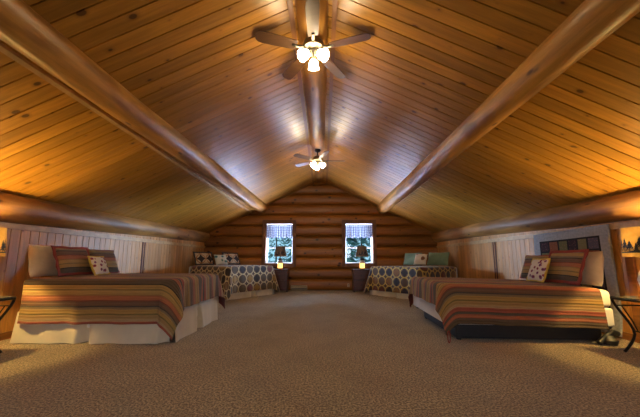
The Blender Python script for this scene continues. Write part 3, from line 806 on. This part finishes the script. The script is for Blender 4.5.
fan('unseen brass ceiling fan added on the ridge beam behind the camera for fill light', (-.11, -.9, 3.55), R(40), .04, ('bronze', 'bronze'))  # unseen fan, added to fill the near ceiling and floor with light
FANC = (1, .75, .38)
for y_, z_, e_ in ((3.02, 3.08, 12), (6.55, 3.0, 10), (-.9, 3.10, 17)): light('fan_light', 'POINT', (-.11, y_, z_), e_, FANC, .09)  # the last lamp belongs to the fan added for fill

# ------------------------------------------------------------------ small wall things
t = thing('baseboard_heater', 'beige electric baseboard heater on the log wall right of the left nightstand', 'heater', (-.80, 9.66, 0))
b = MB(); b.box(-.27, .27, -.05, .03, .03, .17); b.build('body', 'heater', t, smooth=False, bevel=.008)
b = MB(); b.box(-.25, .25, -.054, -.049, .055, .075); b.build('grille', 'black', t, smooth=False)
t = thing('wall_outlet', 'small cream wall outlet low on the log wall beside the right nightstand', 'outlet', (.83, 9.68, .12))
b = MB(); b.box(-.035, .035, -.02, .0, 0, .11); b.build('cover_plate', 'cream', t, smooth=False, bevel=.003)
b = MB(); b.box(-.012, .012, -.022, -.019, .02, .045); b.box(-.012, .012, -.022, -.019, .065, .09); b.build('socket', 'black', t, smooth=False)

# ------------------------------------------------------------------ outdoors
b = MB(); b.box(-60, 60, YB + .6, 80, -3.2, -3.0); tag(b.build('ground_outside', 'ground', smooth=False), kind='structure')
b = MB(); b.box(-60, 60, -80, YF - .6, -3.2, -3.0); tag(b.build('ground_outside', 'ground', smooth=False), kind='structure')
def spruce(label, loc, h, r, seed, group='spruces outside the windows'):
    rnd = random.Random(seed); t = thing('spruce_tree', label, 'tree', loc, 0, group)
    b = MB(); b.tube([(0, 0, 0), (0, 0, h * .95)], [.16, .03], 8); b.build('trunk', 'bark', t)
    b = MB()
    for k in range(900):
        f = rnd.random() ** .8; z = h * (.08 + .92 * f); rr = r * (1 - f) * rnd.uniform(.35, 1) + .1; a = rnd.uniform(0, 6.283)
        p = Vector((rr * math.cos(a), rr * math.sin(a), z)); out = Vector((math.cos(a), math.sin(a), -.45)).normalized(); sd = Vector((-math.sin(a), math.cos(a), 0))
        L_ = rnd.uniform(.35, .8); w = L_ * .28
        b.add([p - out * L_ * .5, p + sd * w + out * L_ * .1, p + out * L_ * .6, p - sd * w + out * L_ * .1], [(0, 1, 2, 3)])
    b.build('foliage', 'needle', t, smooth=False)
    return t
for i, (x, y, h, r, lab) in enumerate([(-6.2, 24, 11, 2.1, 'dark spruce seen at the left edge of the left window'), (-2.6, 29, 9, 1.7, 'spruce seen low behind the lamp in the left window'),
        (1.6, 21, 10, 1.7, 'spruce filling the left half of the right window'), (5.2, 25, 12, 1.9, 'spruce at the right edge of the right window'), (4.4, 33, 12, 2.4, 'spruce between the two nearer ones in the right window')        , (-3.9, 36, 14, 2.6, 'pale distant spruce seen through the middle of the left window'), (-7.2, 44, 15, 3.0, 'most distant spruce seen through the left window'), (6.9, 42, 15, 3.0, 'most distant spruce seen through the right window')]):
    spruce(lab, (x, y, -3), h, r, 30 + i, None)

# ------------------------------------------------------------------ light
SKY = (.50, .68, 1.0)
w = bpy.data.worlds.new('World'); bpy.context.scene.world = w; w.use_nodes = True
bg = w.node_tree.nodes['Background']
tc = w.node_tree.nodes.new('ShaderNodeTexCoord'); nzn = w.node_tree.nodes.new('ShaderNodeTexNoise'); nzn.inputs['Scale'].default_value = 3.0
cr = w.node_tree.nodes.new('ShaderNodeValToRGB'); cr.color_ramp.elements[0].color = (.22, .60, .74, 1); cr.color_ramp.elements[1].color = (.55, .80, 1, 1)
w.node_tree.links.new(tc.outputs['Generated'], nzn.inputs['Vector']); w.node_tree.links.new(nzn.outputs[0], cr.inputs[0]); w.node_tree.links.new(cr.outputs[0], bg.inputs[0])
bg.inputs['Strength'].default_value = .75
# daylight entering the windows: skylight from above the sight line and light bounced up off the ground
light('daylight', 'AREA', (-.15, YB + 1.8, 3.4), 120, SKY, 10.0, (R(-80), 0, 0), shape='RECTANGLE', size_y=1.7)
light('ground_bounce', 'AREA', (-.15, YB + .7, .16), 3000, (.66, .68, 1.0), 9.0, (R(-108), 0, 0), shape='RECTANGLE', size_y=1.3)
for sx in (-1, 1):
    light('side_daylight', 'AREA', ((1.215 if sx > 0 else -1.495) + sx * 1.9, YB + 1.2, 1.05), 1200, SKY, .8, (R(-90), 0, -sx * R(60)), shape='RECTANGLE', size_y=.7)
    light('side_daylight', 'AREA', (sx * 2.55 - .15, YB + 1.8, 1.7), 190, SKY, .7, (R(-90), 0, -sx * R(30)), shape='RECTANGLE', size_y=1.6)
for o in OPENF:
    cx = (o[0] + o[1]) / 2
    light('daylight', 'AREA', (cx, YF - 1.3, 2.2), 90, (.85, .88, 1.0), 2.0, (R(75), 0, 0))  # fill light sent in through the added front windows

# ------------------------------------------------------------------ camera
cd = bpy.data.cameras.new('camera'); cam = bpy.data.objects.new('camera', cd); COL.objects.link(cam)
cd.sensor_width = 36; cd.lens = 286 / 640 * 36; cd.shift_y = 13 / 640
cam.location = (0, 0, 1.0); cam.rotation_euler = (R(90) + .134, 0, -.0112 * -1)
cd.clip_start = .05; cd.clip_end = 300
sc = bpy.context.scene; sc.camera = cam
vs = sc.view_settings; vs.view_transform = 'Standard'; vs.look = 'None'; vs.gamma = 1; vs.use_curve_mapping = False; vs.exposure = 0.7
